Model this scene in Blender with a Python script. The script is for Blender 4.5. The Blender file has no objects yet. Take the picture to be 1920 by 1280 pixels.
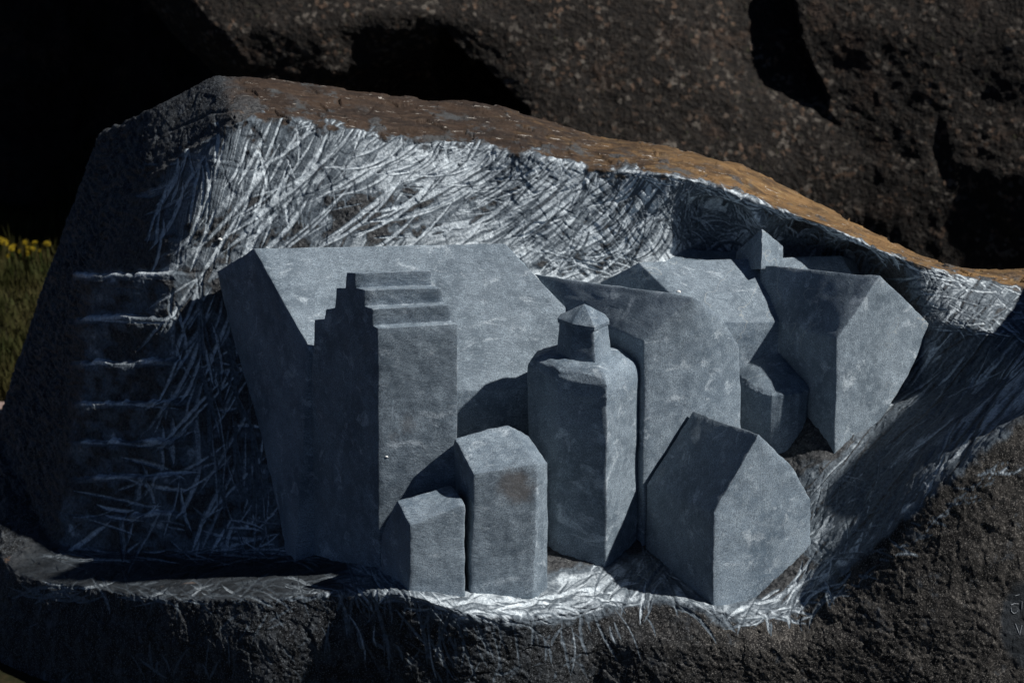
import bpy, bmesh, math, random
import numpy as np
from mathutils import Vector, Matrix

rng = np.random.default_rng(11)
random.seed(5)
sc = bpy.context.scene
col = sc.collection
R = math.radians

# ------------------------------------------------------------------ camera, sky, sun, exposure
FPX = 4000.0                      # focal length in pixels of a 1920 px wide picture (75 mm)
PITCH = R(18.0)
DIST = 5.2
CENTER = Vector((0.0, 0.0, 0.95))
FWD = Vector((0.0, math.cos(PITCH), -math.sin(PITCH)))
UP = Vector((0.0, math.sin(PITCH), math.cos(PITCH)))
CAM = CENTER - FWD * DIST
cd = bpy.data.cameras.new("camera")
cam = bpy.data.objects.new("camera", cd)
col.objects.link(cam)
cam.location = CAM
cam.rotation_euler = (math.pi / 2 - PITCH, 0, 0)
cd.sensor_width = 36.0
cd.lens = 36.0 * FPX / 1920.0
cd.clip_start = 0.05
cd.clip_end = 2000
cd.dof.use_dof = True
cd.dof.focus_distance = 5.1
cd.dof.aperture_fstop = 4.8
sc.camera = cam

SUN_EL, SUN_AZ = R(46.0), R(71.0)     # azimuth measured from the viewer's side (-Y) towards +X
LDIR = Vector((math.sin(SUN_AZ) * math.cos(SUN_EL), -math.cos(SUN_AZ) * math.cos(SUN_EL), math.sin(SUN_EL)))
w = bpy.data.worlds.new("World")
sc.world = w
w.use_nodes = True
wn = w.node_tree
bg = wn.nodes["Background"]
sky = wn.nodes.new("ShaderNodeTexSky")
sky.sky_type = 'NISHITA'
sky.sun_disc = False
sky.sun_elevation = SUN_EL
sky.sun_rotation = math.pi - SUN_AZ
sky.altitude = 5200
sky.air_density = 0.55
sky.dust_density = 0.1
sky.ozone_density = 2.0
wn.links.new(sky.outputs[0], bg.inputs[0])
bg.inputs[1].default_value = 0.05
sd = bpy.data.lights.new("sun", 'SUN')
sd.energy = 5.0
sd.angle = R(0.9)
sd.color = (1.0, 0.97, 0.93)
sun = bpy.data.objects.new("sun", sd)
col.objects.link(sun)
sun.rotation_euler = LDIR.to_track_quat('Z', 'Y').to_euler()
sun.location = (6, -4, 8)
vs = sc.view_settings
vs.view_transform = 'Standard'
vs.look = 'None'
vs.gamma = 1.0
vs.use_curve_mapping = False
vs.exposure = 0.25
sc.cycles.use_denoising = True
sc.cycles.max_bounces = 5

# ------------------------------------------------------------------ helpers
def ray(px, py):
    return FWD + Vector((1, 0, 0)) * ((px - 960.0) / FPX) + UP * ((640.0 - py) / FPX)

def at(px, py, Y):
    d = ray(px, py)
    return CAM + d * ((Y - CAM.y) / d.y)

def proj(P):
    v = Vector(P) - CAM
    dz = v.dot(FWD)
    return 960 + FPX * v.x / dz, 640 - FPX * v.dot(UP) / dz

def _hash(ix, iy, iz, seed):
    h = (ix.astype(np.uint32) * np.uint32(374761393) + iy.astype(np.uint32) * np.uint32(668265263)
         + iz.astype(np.uint32) * np.uint32(2147483647) + np.uint32(seed * 974711 + 17))
    h = (h ^ (h >> np.uint32(13))) * np.uint32(1274126177)
    h = h ^ (h >> np.uint32(16))
    return (h & np.uint32(0xFFFFFF)).astype(np.float32) / np.float32(0xFFFFFF)

def vnoise(P, seed=0):
    """value noise in -1..1 at the points P (N,3)"""
    P = np.asarray(P, dtype=np.float32)
    F = np.floor(P)
    f = P - F
    f = f * f * (3 - 2 * f)
    I = F.astype(np.int64) & 0xFFFFFFFF
    out = np.zeros(len(P), np.float32)
    for dx in (0, 1):
        wx = f[:, 0] if dx else 1 - f[:, 0]
        for dy in (0, 1):
            wy = f[:, 1] if dy else 1 - f[:, 1]
            for dz in (0, 1):
                wz = f[:, 2] if dz else 1 - f[:, 2]
                out += wx * wy * wz * _hash(I[:, 0] + dx, I[:, 1] + dy, I[:, 2] + dz, seed)
    return out * 2 - 1

def fbm(P, oct=4, seed=0, gain=0.5, ridged=False):
    P = np.asarray(P, dtype=np.float32)
    a, s, tot = 1.0, np.zeros(len(P), np.float32), 0.0
    for k in range(oct):
        n = vnoise(P * (2.03 ** k) + k * 7.3, seed + k)
        s += a * ((1 - 2 * np.abs(n)) if ridged else n)
        tot += a
        a *= gain
    return s / tot

def facets(P, seed=0):
    """broken-stone facets: every cell is a tilted plane; returns about -1..1"""
    P = np.asarray(P, dtype=np.float32)
    F = np.floor(P)
    best = np.full(len(P), 1e9, np.float32)
    out = np.zeros(len(P), np.float32)
    for dx in (-1, 0, 1):
        for dy in (-1, 0, 1):
            for dz in (-1, 0, 1):
                C = F + np.array([dx, dy, dz], np.float32)
                I = C.astype(np.int64) & 0xFFFFFFFF
                h = [_hash(I[:, 0], I[:, 1], I[:, 2], seed + k) for k in range(3)]
                V = P - C - np.stack(h, 1)
                d = (V * V).sum(1)
                m = d < best
                if not m.any(): continue
                g = [_hash(I[m, 0], I[m, 1], I[m, 2], seed + 5 + k) - .5 for k in range(4)]
                out[m] = 1.8 * (V[m, 0] * g[0] + V[m, 1] * g[1] + V[m, 2] * g[2]) + .9 * g[3]
                best[m] = d[m]
    return out

def sstep(a, b, x):
    t = np.clip((x - a) / (b - a), 0, 1)
    return t * t * (3 - 2 * t)

def blur(A, sig, axis):
    r = int(sig * 3) + 1
    k = np.exp(-0.5 * (np.arange(-r, r + 1) / sig) ** 2)
    k /= k.sum()
    pad = [(0, 0)] * A.ndim
    pad[axis] = (r, r)
    B = np.pad(A, pad, mode='edge')
    out = np.zeros_like(A)
    n = A.shape[axis]
    for i, kk in enumerate(k):
        sl = [slice(None)] * A.ndim
        sl[axis] = slice(i, i + n)
        out += kk * B[tuple(sl)]
    return out

def empty(name, loc):
    o = bpy.data.objects.new(name, None)
    col.objects.link(o)
    o.location = loc
    o.empty_display_size = 0.1
    return o

def tag(o, label=None, cat=None, group=None, kind=None):
    if label: o["label"] = label
    if cat: o["category"] = cat
    if group: o["group"] = group
    if kind: o["kind"] = kind
    return o

def fast_mesh(name, V, Q, smooth=True, attrs=None):
    """mesh from numpy vertices (N,3) and faces (M,k)"""
    V = np.ascontiguousarray(V, np.float32)
    Q = np.ascontiguousarray(Q, np.int32)
    k = Q.shape[1]
    me = bpy.data.meshes.new(name)
    me.vertices.add(len(V))
    me.vertices.foreach_set("co", V.ravel())
    me.loops.add(Q.size)
    me.loops.foreach_set("vertex_index", Q.ravel())
    me.polygons.add(len(Q))
    me.polygons.foreach_set("loop_start", np.arange(0, Q.size, k, dtype=np.int32))
    me.polygons.foreach_set("loop_total", np.full(len(Q), k, np.int32))
    if smooth:
        me.polygons.foreach_set("use_smooth", np.ones(len(Q), bool))
    for an, arr in (attrs or {}).items():
        a = me.attributes.new(an, 'FLOAT', 'POINT')
        a.data.foreach_set("value", np.ascontiguousarray(arr, np.float32))
    me.update(calc_edges=True)
    return me

def link(name, me, mat, parent=None):
    o = bpy.data.objects.new(name, me)
    col.objects.link(o)
    if mat is not None:
        me.materials.clear()
        me.materials.append(mat)
    if parent is not None:
        o.parent = parent
        if parent.type == 'EMPTY':
            o.matrix_parent_inverse = Matrix.Translation(-parent.location)
    return o

def grid_normals(G):
    du = np.gradient(G, axis=1)
    dv = np.gradient(G, axis=0)
    n = np.cross(dv, du)
    return n / (np.linalg.norm(n, axis=2, keepdims=True) + 1e-9)

# ------------------------------------------------------------------ materials
class NT:
    def __init__(s, name):
        s.m = bpy.data.materials.new(name)
        s.m.use_nodes = True
        s.t = s.m.node_tree
        s.b = s.t.nodes["Principled BSDF"]
    def new(s, typ, **kw):
        n = s.t.nodes.new(typ)
        for k, v in kw.items():
            setattr(n, k, v)
        return n
    def lk(s, a, b):
        s.t.links.new(a, b)
    def val(s, sock, v):
        if hasattr(v, 'is_output') or hasattr(v, 'links'):
            s.lk(v, sock)
        else:
            sock.default_value = v
    def coord(s, scale=(1, 1, 1), rot=(0, 0, 0)):
        g = s.new("ShaderNodeNewGeometry")
        m = s.new("ShaderNodeMapping")
        m.inputs['Scale'].default_value = scale
        m.inputs['Rotation'].default_value = rot
        s.lk(g.outputs['Position'], m.inputs[0])
        return m.outputs[0]
    def noise(s, scale, detail=4, rough=0.55, vec=None, dist=0.0):
        n = s.new("ShaderNodeTexNoise")
        n.inputs['Scale'].default_value = scale
        n.inputs['Detail'].default_value = detail
        n.inputs['Roughness'].default_value = rough
        n.inputs['Distortion'].default_value = dist
        s.lk(vec if vec is not None else s.coord(), n.inputs['Vector'])
        return n.outputs['Fac']
    def vor(s, scale, vec=None, out='Distance', feature='F1'):
        n = s.new("ShaderNodeTexVoronoi", feature=feature)
        n.inputs['Scale'].default_value = scale
        s.lk(vec if vec is not None else s.coord(), n.inputs['Vector'])
        return n.outputs[out]
    def ramp(s, fac, a, b, lo=0.0, hi=1.0):
        n = s.new("ShaderNodeMapRange", interpolation_type='SMOOTHSTEP')
        s.lk(fac, n.inputs[0])
        n.inputs[1].default_value = a
        n.inputs[2].default_value = b
        n.inputs[3].default_value = lo
        n.inputs[4].default_value = hi
        return n.outputs[0]
    def math(s, op, a, b=0.0, clamp=False):
        n = s.new("ShaderNodeMath", operation=op, use_clamp=clamp)
        s.val(n.inputs[0], a)
        s.val(n.inputs[1], b)
        return n.outputs[0]
    def mix(s, fac, a, b, blend='MIX'):
        n = s.new("ShaderNodeMix", data_type='RGBA', blend_type=blend)
        s.val(n.inputs[0], fac)
        for i, v in ((6, a), (7, b)):
            if isinstance(v, tuple):
                n.inputs[i].default_value = (*v, 1) if len(v) == 3 else v
            else:
                s.lk(v, n.inputs[i])
        return n.outputs[2]
    def attr(s, name):
        n = s.new("ShaderNodeAttribute", attribute_name=name)
        return n.outputs['Fac']
    def bump(s, h, strength, dist, prev=None):
        n = s.new("ShaderNodeBump")
        n.inputs['Strength'].default_value = strength
        n.inputs['Distance'].default_value = dist
        s.lk(h, n.inputs['Height'])
        if prev is not None:
            s.lk(prev, n.inputs['Normal'])
        return n.outputs[0]
    def done(s, colr, rough, normal=None, spec=0.4):
        s.val(s.b.inputs['Base Color'], colr if not isinstance(colr, tuple) else (*colr, 1))
        s.val(s.b.inputs['Roughness'], rough)
        s.b.inputs['Specular IOR Level'].default_value = spec
        if normal is not None:
            s.lk(normal, s.b.inputs['Normal'])
        return s.m

def mat_carved():
    """smooth ground slate-blue stone of the carved houses"""
    t = NT("ground_slate")
    warp = t.new("ShaderNodeTexNoise")
    warp.inputs['Scale'].default_value = 5.0
    warp.inputs['Detail'].default_value = 1.0
    t.lk(t.coord(), warp.inputs['Vector'])
    sub = t.new("ShaderNodeVectorMath", operation='SUBTRACT')
    t.lk(warp.outputs['Color'], sub.inputs[0]); sub.inputs[1].default_value = (.5, .5, .5)
    sc_ = t.new("ShaderNodeVectorMath", operation='SCALE')
    t.lk(sub.outputs[0], sc_.inputs[0]); sc_.inputs['Scale'].default_value = 0.10
    add = t.new("ShaderNodeVectorMath", operation='ADD')
    t.lk(t.coord(), add.inputs[0]); t.lk(sc_.outputs[0], add.inputs[1])
    def aniso(rot, s):
        m = t.new("ShaderNodeMapping")
        m.inputs['Rotation'].default_value = rot
        m.inputs['Scale'].default_value = s
        t.lk(add.outputs[0], m.inputs[0])
        return m.outputs[0]
    big = t.noise(7, 3, .6)
    mid = t.noise(34, 5, .65)
    grain = t.noise(420, 2, .7)
    scr1 = t.noise(30, 3, .6, aniso((.3, .9, .2), (1.5, 14, 14)))
    scr2 = t.noise(30, 3, .6, aniso((.9, -.6, .8), (1.2, 13, 13)))
    scuff = t.noise(11, 6, .72, aniso((.5, .7, 0), (1, 1.8, 1.8)), .5)
    oi = t.new("ShaderNodeObjectInfo")
    wv = t.new("ShaderNodeTexWave", wave_type='RINGS', rings_direction='SPHERICAL')
    wv.inputs['Scale'].default_value = 48; wv.inputs['Distortion'].default_value = 9
    wv.inputs['Detail'].default_value = 4; wv.inputs['Detail Scale'].default_value = 1.6; wv.inputs['Detail Roughness'].default_value = .7
    off = t.new("ShaderNodeVectorMath", operation='ADD')
    t.lk(add.outputs[0], off.inputs[0]); off.inputs[1].default_value = (.13, .2, -.8)
    t.lk(off.outputs[0], wv.inputs['Vector'])
    arc = t.ramp(wv.outputs['Fac'], .80, .98)
    c = t.mix(t.ramp(big, .34, .64), (.078, .112, .148), (.185, .235, .282))
    c = t.mix(t.ramp(oi.outputs['Random'], 0, 1, 0, .35), c, (.135, .162, .180))
    c = t.mix(t.ramp(mid, .42, .66, 0, .65), c, (.225, .278, .322))
    c = t.mix(t.math('MULTIPLY', arc, t.ramp(mid, .35, .6, 0, .30)), c, (.36, .42, .46))
    c = t.mix(t.ramp(scr1, .54, .68, 0, .38), c, (.32, .375, .42))
    c = t.mix(t.ramp(scr2, .55, .68, 0, .65), c, (.050, .068, .088))
    c = t.mix(t.ramp(scuff, .55, .68, 0, .75), c, (.42, .48, .525))
    c = t.mix(t.ramp(grain, .36, .62, 0, 1), t.mix(.6, c, (.022, .030, .040)), c)
    c = t.mix(1.0, c, (1.2, 1.2, 1.2), 'MULTIPLY')
    # hairline mineral veins
    vn = t.noise(2.6, 4, .55, t.coord((1, 1, 1.6), (.4, .3, .2)), .3)
    vd = t.math('ABSOLUTE', t.math('SUBTRACT', vn, .5))
    sx = t.new("ShaderNodeSeparateXYZ")
    t.lk(t.coord(), sx.inputs[0])
    vm = t.math('MULTIPLY', t.math('MULTIPLY', t.ramp(vd, .0, .003, .5, 0), t.ramp(sx.outputs[0], .28, .34)), t.ramp(sx.outputs[1], .12, .2))
    c = t.mix(vm, c, (.36, .37, .35))
    # brown stains
    for P, r in (((at(968, 915, -.30)), .05), ((at(770, 790, -.15)), .03), ((at(738, 815, -.15)), .02)) :
        d = t.new("ShaderNodeVectorMath", operation='DISTANCE')
        t.lk(t.coord(), d.inputs[0]); d.inputs[1].default_value = P
        m = t.ramp(t.math('ADD', d.outputs['Value'], t.math('MULTIPLY', t.math('SUBTRACT', mid, .5), .06)), r * .4, r * 1.2, .6 if r > .04 else .3, 0)
        c = t.mix(m, c, (.12, .10, .085))
    # knocked, paler arrises
    bv = t.new("ShaderNodeBevel", samples=4)
    bv.inputs['Radius'].default_value = .006
    g = t.new("ShaderNodeNewGeometry")
    dt = t.new("ShaderNodeVectorMath", operation='DOT_PRODUCT')
    t.lk(bv.outputs[0], dt.inputs[0]); t.lk(g.outputs['Normal'], dt.inputs[1])
    edge = t.math('MULTIPLY', t.ramp(dt.outputs['Value'], .985, .93), t.ramp(mid, .42, .62, 0, .5))
    c = t.mix(edge, c, (.30, .33, .36))
    h = t.math('ADD', t.math('MULTIPLY', grain, .5), t.math('ADD', t.math('ADD', scr1, t.math('MULTIPLY', arc, .3)), t.math('MULTIPLY', mid, .6)))
    n = t.bump(h, .32, .002)
    n = t.bump(t.noise(24, 2, .5), .30, .012, n)
    return t.done(c, t.ramp(mid, .3, .7, .62, .85), n, .35)

def mat_rock():
    """the boulder: bruised blue-grey chisel work, dark broken stone, natural brown skin, rust crust, smooth ledge"""
    t = NT("boulder_stone")
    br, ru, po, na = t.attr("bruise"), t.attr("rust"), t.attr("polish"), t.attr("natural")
    g1 = t.noise(260, 3, .75)
    g2 = t.noise(95, 4, .7)
    g3 = t.noise(22, 4, .6)
    # broken crystalline stone
    c = t.mix(t.ramp(g2, .36, .62), (.012, .013, .015), (.060, .062, .064))
    c = t.mix(t.ramp(g1, .56, .70, 0, .8), c, (.20, .20, .195))
    # natural skin
    st = t.noise(40, 5, .7, t.coord((1, 1, .45), (0, .12, 0)))
    nc = t.mix(t.ramp(st, .40, .64), (.005, .005, .005), (.044, .040, .035))
    sx = t.new("ShaderNodeSeparateXYZ")
    t.lk(t.coord(), sx.inputs[0])
    lf = t.ramp(t.math('ADD', sx.outputs[0], t.math('MULTIPLY', g3, .6)), .3, .95, .95, 0)
    nc = t.mix(lf, nc, t.mix(t.ramp(st, .42, .66), (.005, .006, .007), (.038, .045, .052)))
    nc = t.mix(t.ramp(g1, .54, .64, 0, .85), nc, t.mix(lf, (.20, .185, .165), (.14, .155, .17)))
    nc = t.mix(t.ramp(t.noise(17, 5, .7), .58, .70, 0, .7), nc, (.085, .098, .112))
    nc = t.mix(t.ramp(t.noise(9, 5, .7), .69, .73, 0, .8), nc, (.16, .07, .018))
    c = t.mix(na, c, nc)
    # bruised stone
    fib = t.noise(130, 4, .7, t.coord((1, 1, 1), (0, .6, 0)))
    bc = t.mix(t.ramp(fib, .32, .66), (.30, .35, .39), (.70, .765, .80))
    bc = t.mix(t.ramp(g3, .40, .68, 0, .35), bc, (.15, .18, .21))
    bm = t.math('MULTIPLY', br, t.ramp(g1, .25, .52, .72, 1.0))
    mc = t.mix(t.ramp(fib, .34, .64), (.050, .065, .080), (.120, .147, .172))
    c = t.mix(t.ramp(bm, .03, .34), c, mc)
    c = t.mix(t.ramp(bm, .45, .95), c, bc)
    # old smooth ledge
    sk = t.noise(26, 5, .7, t.coord((.35, 1.2, 1), (0, 0, .25)))
    pc = t.mix(t.ramp(sk, .35, .68), (.008, .010, .012), (.032, .039, .046))
    pc = t.mix(t.ramp(t.noise(16, 4, .6, t.coord((.5, 1.6, 1))), .66, .71, 0, .7), pc, (.12, .095, .08))
    pc = t.mix(t.ramp(fib, .64, .74, 0, .6), pc, (.13, .15, .17))
    c = t.mix(t.math('MULTIPLY', po, t.math('SUBTRACT', 1.0, t.math('MULTIPLY', br, .8))), c, pc)
    # rust crust: brown over the peak, ochre down the right shoulder
    pos = t.new("ShaderNodeSeparateXYZ")
    t.lk(t.coord(), pos.inputs[0])
    och = t.ramp(t.math('ADD', pos.outputs[0], t.math('MULTIPLY', t.math('SUBTRACT', g3, .5), 1.3)), -.05, .75)
    r1 = t.noise(11, 6, .68, t.coord((.6, 1.6, 1.2), (0, .3, .15)), .6)
    r2 = t.noise(46, 5, .7, t.coord((.35, 1.4, 1), (0, .3, .1)))
    rb = t.mix(t.ramp(r1, .36, .66), (.015, .009, .006), (.040, .023, .013))
    ro = t.mix(t.ramp(r1, .34, .66), (.060, .034, .014), (.185, .105, .040))
    rc = t.mix(och, rb, ro)
    rc = t.mix(t.ramp(r2, .50, .74, 0, .7), rc, t.mix(och, (.075, .052, .036), (.28, .20, .095)))
    rc = t.mix(t.ramp(r2, .30, .44, .7, 0), rc, (.030, .020, .014))
    rc = t.mix(t.ramp(t.noise(60, 4, .75, t.coord((.25, 1.3, 1), (0, .3, .1))), .62, .68, 0, .9), rc, (.40, .37, .33))
    rc = t.mix(t.ramp(t.noise(8, 4, .65), .59, .67, 0, .75), rc, (.055, .062, .066))
    c = t.mix(ru, c, rc)
    h = t.math('ADD', t.math('MULTIPLY', g1, .5), g2)
    n = t.bump(h, .7, .003)
    n = t.bump(fib, .35, .003, n)
    return t.done(c, t.math('SUBTRACT', t.ramp(g2, .3, .7, .70, .92), t.math('MULTIPLY', po, .15)), n, .35)

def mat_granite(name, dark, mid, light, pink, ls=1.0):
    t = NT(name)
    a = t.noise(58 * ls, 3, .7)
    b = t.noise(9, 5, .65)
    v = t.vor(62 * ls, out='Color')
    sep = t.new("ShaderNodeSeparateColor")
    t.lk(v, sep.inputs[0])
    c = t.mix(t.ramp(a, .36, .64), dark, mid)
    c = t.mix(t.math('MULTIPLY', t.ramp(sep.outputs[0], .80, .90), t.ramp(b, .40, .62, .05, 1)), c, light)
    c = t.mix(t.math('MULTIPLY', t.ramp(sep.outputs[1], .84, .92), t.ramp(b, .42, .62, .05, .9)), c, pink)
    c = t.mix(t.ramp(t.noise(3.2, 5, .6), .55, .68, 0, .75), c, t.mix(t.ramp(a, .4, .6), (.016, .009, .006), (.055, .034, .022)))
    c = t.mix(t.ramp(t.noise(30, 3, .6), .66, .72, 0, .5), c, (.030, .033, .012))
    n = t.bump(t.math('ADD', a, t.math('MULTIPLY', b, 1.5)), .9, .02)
    return t.done(c, .88, n, .3)

def mat_simple(name, a, b, scale, rough=.85, bump=0.0):
    t = NT(name)
    f = t.noise(scale, 5, .65)
    c = t.mix(t.ramp(f, .33, .67), a, b)
    n = t.bump(f, .8, bump) if bump else None
    return t.done(c, rough, n, .12)

M_CARVED = mat_carved()
M_ROCK = mat_rock()
M_GRAN = mat_granite("brown_granite", (.003, .0024, .0018), (.0145, .0108, .0078), (.085, .074, .062), (.088, .056, .037), .9)
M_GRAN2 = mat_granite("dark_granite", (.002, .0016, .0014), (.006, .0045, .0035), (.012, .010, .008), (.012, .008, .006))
M_SOIL = mat_simple("soil_and_turf", (.010, .012, .004), (.028, .022, .010), 14, .95, .01)
M_GRASS = mat_simple("grass_blade", (.016, .022, .0045), (.036, .030, .009), 3.5, .8)
M_PATH = mat_simple("pinkish_gravel", (.16, .115, .10), (.32, .24, .21), 60, .95, .006)
M_PETAL = mat_simple("yellow_petal", (.11, .075, .003), (.20, .145, .008), 60, .8)
M_STEM = mat_simple("green_stem", (.03, .06, .01), (.06, .09, .02), 60, .7)
M_FLECK = mat_simple("white_quartz", (.62, .62, .60), (.85, .85, .83), 300, .6)
M_MARK = mat_simple("engraved_line", (.20, .22, .24), (.34, .36, .38), 200, .8)

# ------------------------------------------------------------------ control-grid surfaces
def lattice(C, nc, nr, sc_=10, sr=4):
    """C[row][col] = (x,y,z,u,v...) -> dense grid; nc / nr = samples per column / row interval"""
    C = np.array(C, float)
    tc = np.concatenate([np.linspace(i, i + 1, n, endpoint=False) for i, n in enumerate(nc)] + [[len(nc)]])
    tr = np.concatenate([np.linspace(i, i + 1, n, endpoint=False) for i, n in enumerate(nr)] + [[len(nr)]])
    def lerp(A, t, ax):
        i = np.clip(np.floor(t).astype(int), 0, A.shape[ax] - 2)
        f = t - i
        sh = [1] * A.ndim
        sh[ax] = len(t)
        f = f.reshape(sh)
        return np.take(A, i, ax) * (1 - f) + np.take(A, i + 1, ax) * f
    G = lerp(lerp(C, tr, 0), tc, 1)
    G = blur(blur(G, sc_, 1), sr, 0)
    return G, tr, tc

def quads(nr, nc):
    i = np.arange(nr * nc).reshape(nr, nc)
    return np.stack([i[:-1, :-1], i[1:, :-1], i[1:, 1:], i[:-1, 1:]], -1).reshape(-1, 4)

def sub_mesh(name, V, Q, sel, attrs):
    q = Q[sel]
    used = np.unique(q)
    remap = np.zeros(len(V), np.int32)
    remap[used] = np.arange(len(used))
    return fast_mesh(name, V[used], remap[q], True, {k: a[used] for k, a in attrs.items()})

# ------------------------------------------------------------------ ground, path, lawn
def ground_at(px, py):
    d = ray(px, py)
    return CAM + d * ((0 - CAM.z) / d.z)

gx = np.concatenate([np.linspace(-400, -8, 14), np.linspace(-7.5, 7.5, 90), np.linspace(8, 400, 14)])
gy = np.concatenate([np.linspace(-400, -8, 14), np.linspace(-7.5, 9.5, 100), np.linspace(10, 600, 14)])
GX, GY = np.meshgrid(gx, gy)
gz = 0.03 * fbm(np.stack([GX.ravel() * .8, GY.ravel() * .8, 0 * GX.ravel()], 1), 3, 3) * (np.hypot(GX, GY).ravel() < 12)
gV = np.stack([GX.ravel(), GY.ravel(), gz - .02], 1)
ground = link("ground", fast_mesh("ground", gV, quads(len(gy), len(gx))[:, ::-1]), M_SOIL)
tag(ground, kind="structure")

pg = ground_at(0, 762)
pts = []
for i, x in enumerate(np.linspace(-7, -1.2, 40)):
    yb = pg.y + .03 * math.sin(x * 5) + (x - pg.x) * .10
    pts.append((x, yb - 1.3, .02)); pts.append((x, yb, .022))
pV = np.array(pts)
pQ = np.array([[2 * i, 2 * i + 2, 2 * i + 3, 2 * i + 1] for i in range(39)])
tag(link("path", fast_mesh("path", pV, pQ), M_PATH), kind="structure")

nb = 42000
bx_ = rng.uniform(-5.0, -1.15, nb)
by_ = rng.uniform(pg.y + .02, 4.9, nb)
keep = by_ > pg.y + (bx_ - pg.x) * .10 + .02 + .05 * rng.random(nb)
bx_, by_ = bx_[keep], by_[keep]
nb = len(bx_)
hh = rng.uniform(.03, .085, nb) * (1 + .5 * vnoise(np.stack([bx_ * 4, by_ * 4, 0 * bx_], 1), 4)) * (1 + 1.0 * sstep(3.9, 4.5, by_))
an = rng.uniform(0, 2 * math.pi, nb)
ln = rng.uniform(.01, .045, nb)
wd = rng.uniform(.002, .004, nb)
ca, sa = np.cos(an), np.sin(an)
z0 = np.full(nb, -.03)
b0 = np.stack([bx_ - sa * wd, by_ + ca * wd, z0], 1)
b1 = np.stack([bx_ + sa * wd, by_ - ca * wd, z0], 1)
m0 = np.stack([bx_ + ca * ln * .35 - sa * wd * .8, by_ + sa * ln * .35 + ca * wd * .8, hh * .55], 1)
m1 = np.stack([bx_ + ca * ln * .35 + sa * wd * .8, by_ + sa * ln * .35 - ca * wd * .8, hh * .55], 1)
tp = np.stack([bx_ + ca * ln, by_ + sa * ln, hh], 1)
tp2 = tp + np.array([.0006, 0, 0])
gV = np.stack([b0, b1, m1, m0, tp2, tp], 1).reshape(-1, 3)
k = np.arange(nb) * 6
gQ = np.concatenate([np.stack([k, k + 1, k + 2, k + 3], 1), np.stack([k + 3, k + 2, k + 4, k + 5], 1)])
lawn = link("grass", fast_mesh("grass", gV, gQ), M_GRASS)
tag(lawn, "rough green and straw coloured grass beside the carved boulder", "grass", kind="stuff")

def flower_mesh():
    bm = bmesh.new()
    for ring, (n, r0, r1, z0_, z1) in enumerate(((9, .003, .017, .0, .004), (7, .002, .011, .003, .009))):
        for i in range(n):
            a = 2 * math.pi * i / n + ring * .3
            c, s_ = math.cos(a), math.sin(a)
            wv = .0048 - .001 * ring
            vs_ = [bm.verts.new((c * r0, s_ * r0, z0_)),
                   bm.verts.new((c * (r0 + r1) / 2 - s_ * wv, s_ * (r0 + r1) / 2 + c * wv, (z0_ + z1) / 2 + .002)),
                   bm.verts.new((c * r1, s_ * r1, z1)),
                   bm.verts.new((c * (r0 + r1) / 2 + s_ * wv, s_ * (r0 + r1) / 2 - c * wv, (z0_ + z1) / 2 + .002))]
            bm.faces.new(vs_)
    bmesh.ops.create_uvsphere(bm, u_segments=8, v_segments=5, radius=.005, matrix=Matrix.Translation((0, 0, .006)))
    me = bpy.data.meshes.new("blossom")
    bm.to_mesh(me); bm.free()
    return me
def stem_mesh():
    bm = bmesh.new()
    bmesh.ops.create_cone(bm, segments=6, radius1=.0022, radius2=.0016, depth=1.0, matrix=Matrix.Translation((0, 0, -.5)), cap_ends=True)
    me = bpy.data.meshes.new("stem")
    bm.to_mesh(me); bm.free()
    return me
FL, ST = flower_mesh(), stem_mesh()
FL.materials.append(M_PETAL); ST.materials.append(M_STEM)
for px, py, s_ in ((4, 452, 1.6), (11, 455, 1.5), (24, 466, 1.2), (28, 462, 1.1), (50, 455, 1.1), (57, 474, 1.4), (55, 465, 1.0),
                   (64, 467, 1.1), (68, 456, 1.2), (91, 458, 1.4), (19, 480, .9), (40, 471, .9), (78, 470, .8)):
    p = ground_at(px, py + 34)
    hz = at(px, py, p.y).z
    f = empty("yellow_flower", (p.x, p.y, 0))
    tag(f, "small yellow dandelion-like flower at the far edge of the grass", "flower", "yellow flowers at the edge of the grass")
    b = bpy.data.objects.new("blossom", FL); col.objects.link(b); b.parent = f
    b.location = (0, 0, hz); b.scale = (s_ * .8,) * 3
    b.rotation_euler = (R(random.uniform(20, 60)), 0, random.uniform(-.8, .8))
    st = bpy.data.objects.new("stem", ST); col.objects.link(st); st.parent = f
    st.location = (0, 0, hz + .003); st.scale = (1, 1, hz + .04)

# ------------------------------------------------------------------ rocks behind
def P5(px, py, Y):
    v = at(px, py, Y)
    return (v.x, v.y, v.z, px, py)

def rock_from_grid(name, rows, nc, nr, mat, amp, seed, extra=None, sc_=8, sr=8):
    G, tr, tc = lattice(rows, nc, nr, sc_, sr)
    N = grid_normals(G[..., :3])
    P = G[..., :3].reshape(-1, 3)
    d = amp[0] * fbm(P * 2.2, 3, seed) + amp[1] * fbm(P * 6, 4, seed + 20, .55, True) + amp[2] * fbm(P * 28, 3, seed + 40)
    if extra is not None:
        d = d + extra(G[..., 3].ravel(), G[..., 4].ravel())
    V = P + N.reshape(-1, 3) * d[:, None]
    return link(name, fast_mesh(name, V, quads(*G.shape[:2])), mat)

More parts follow.
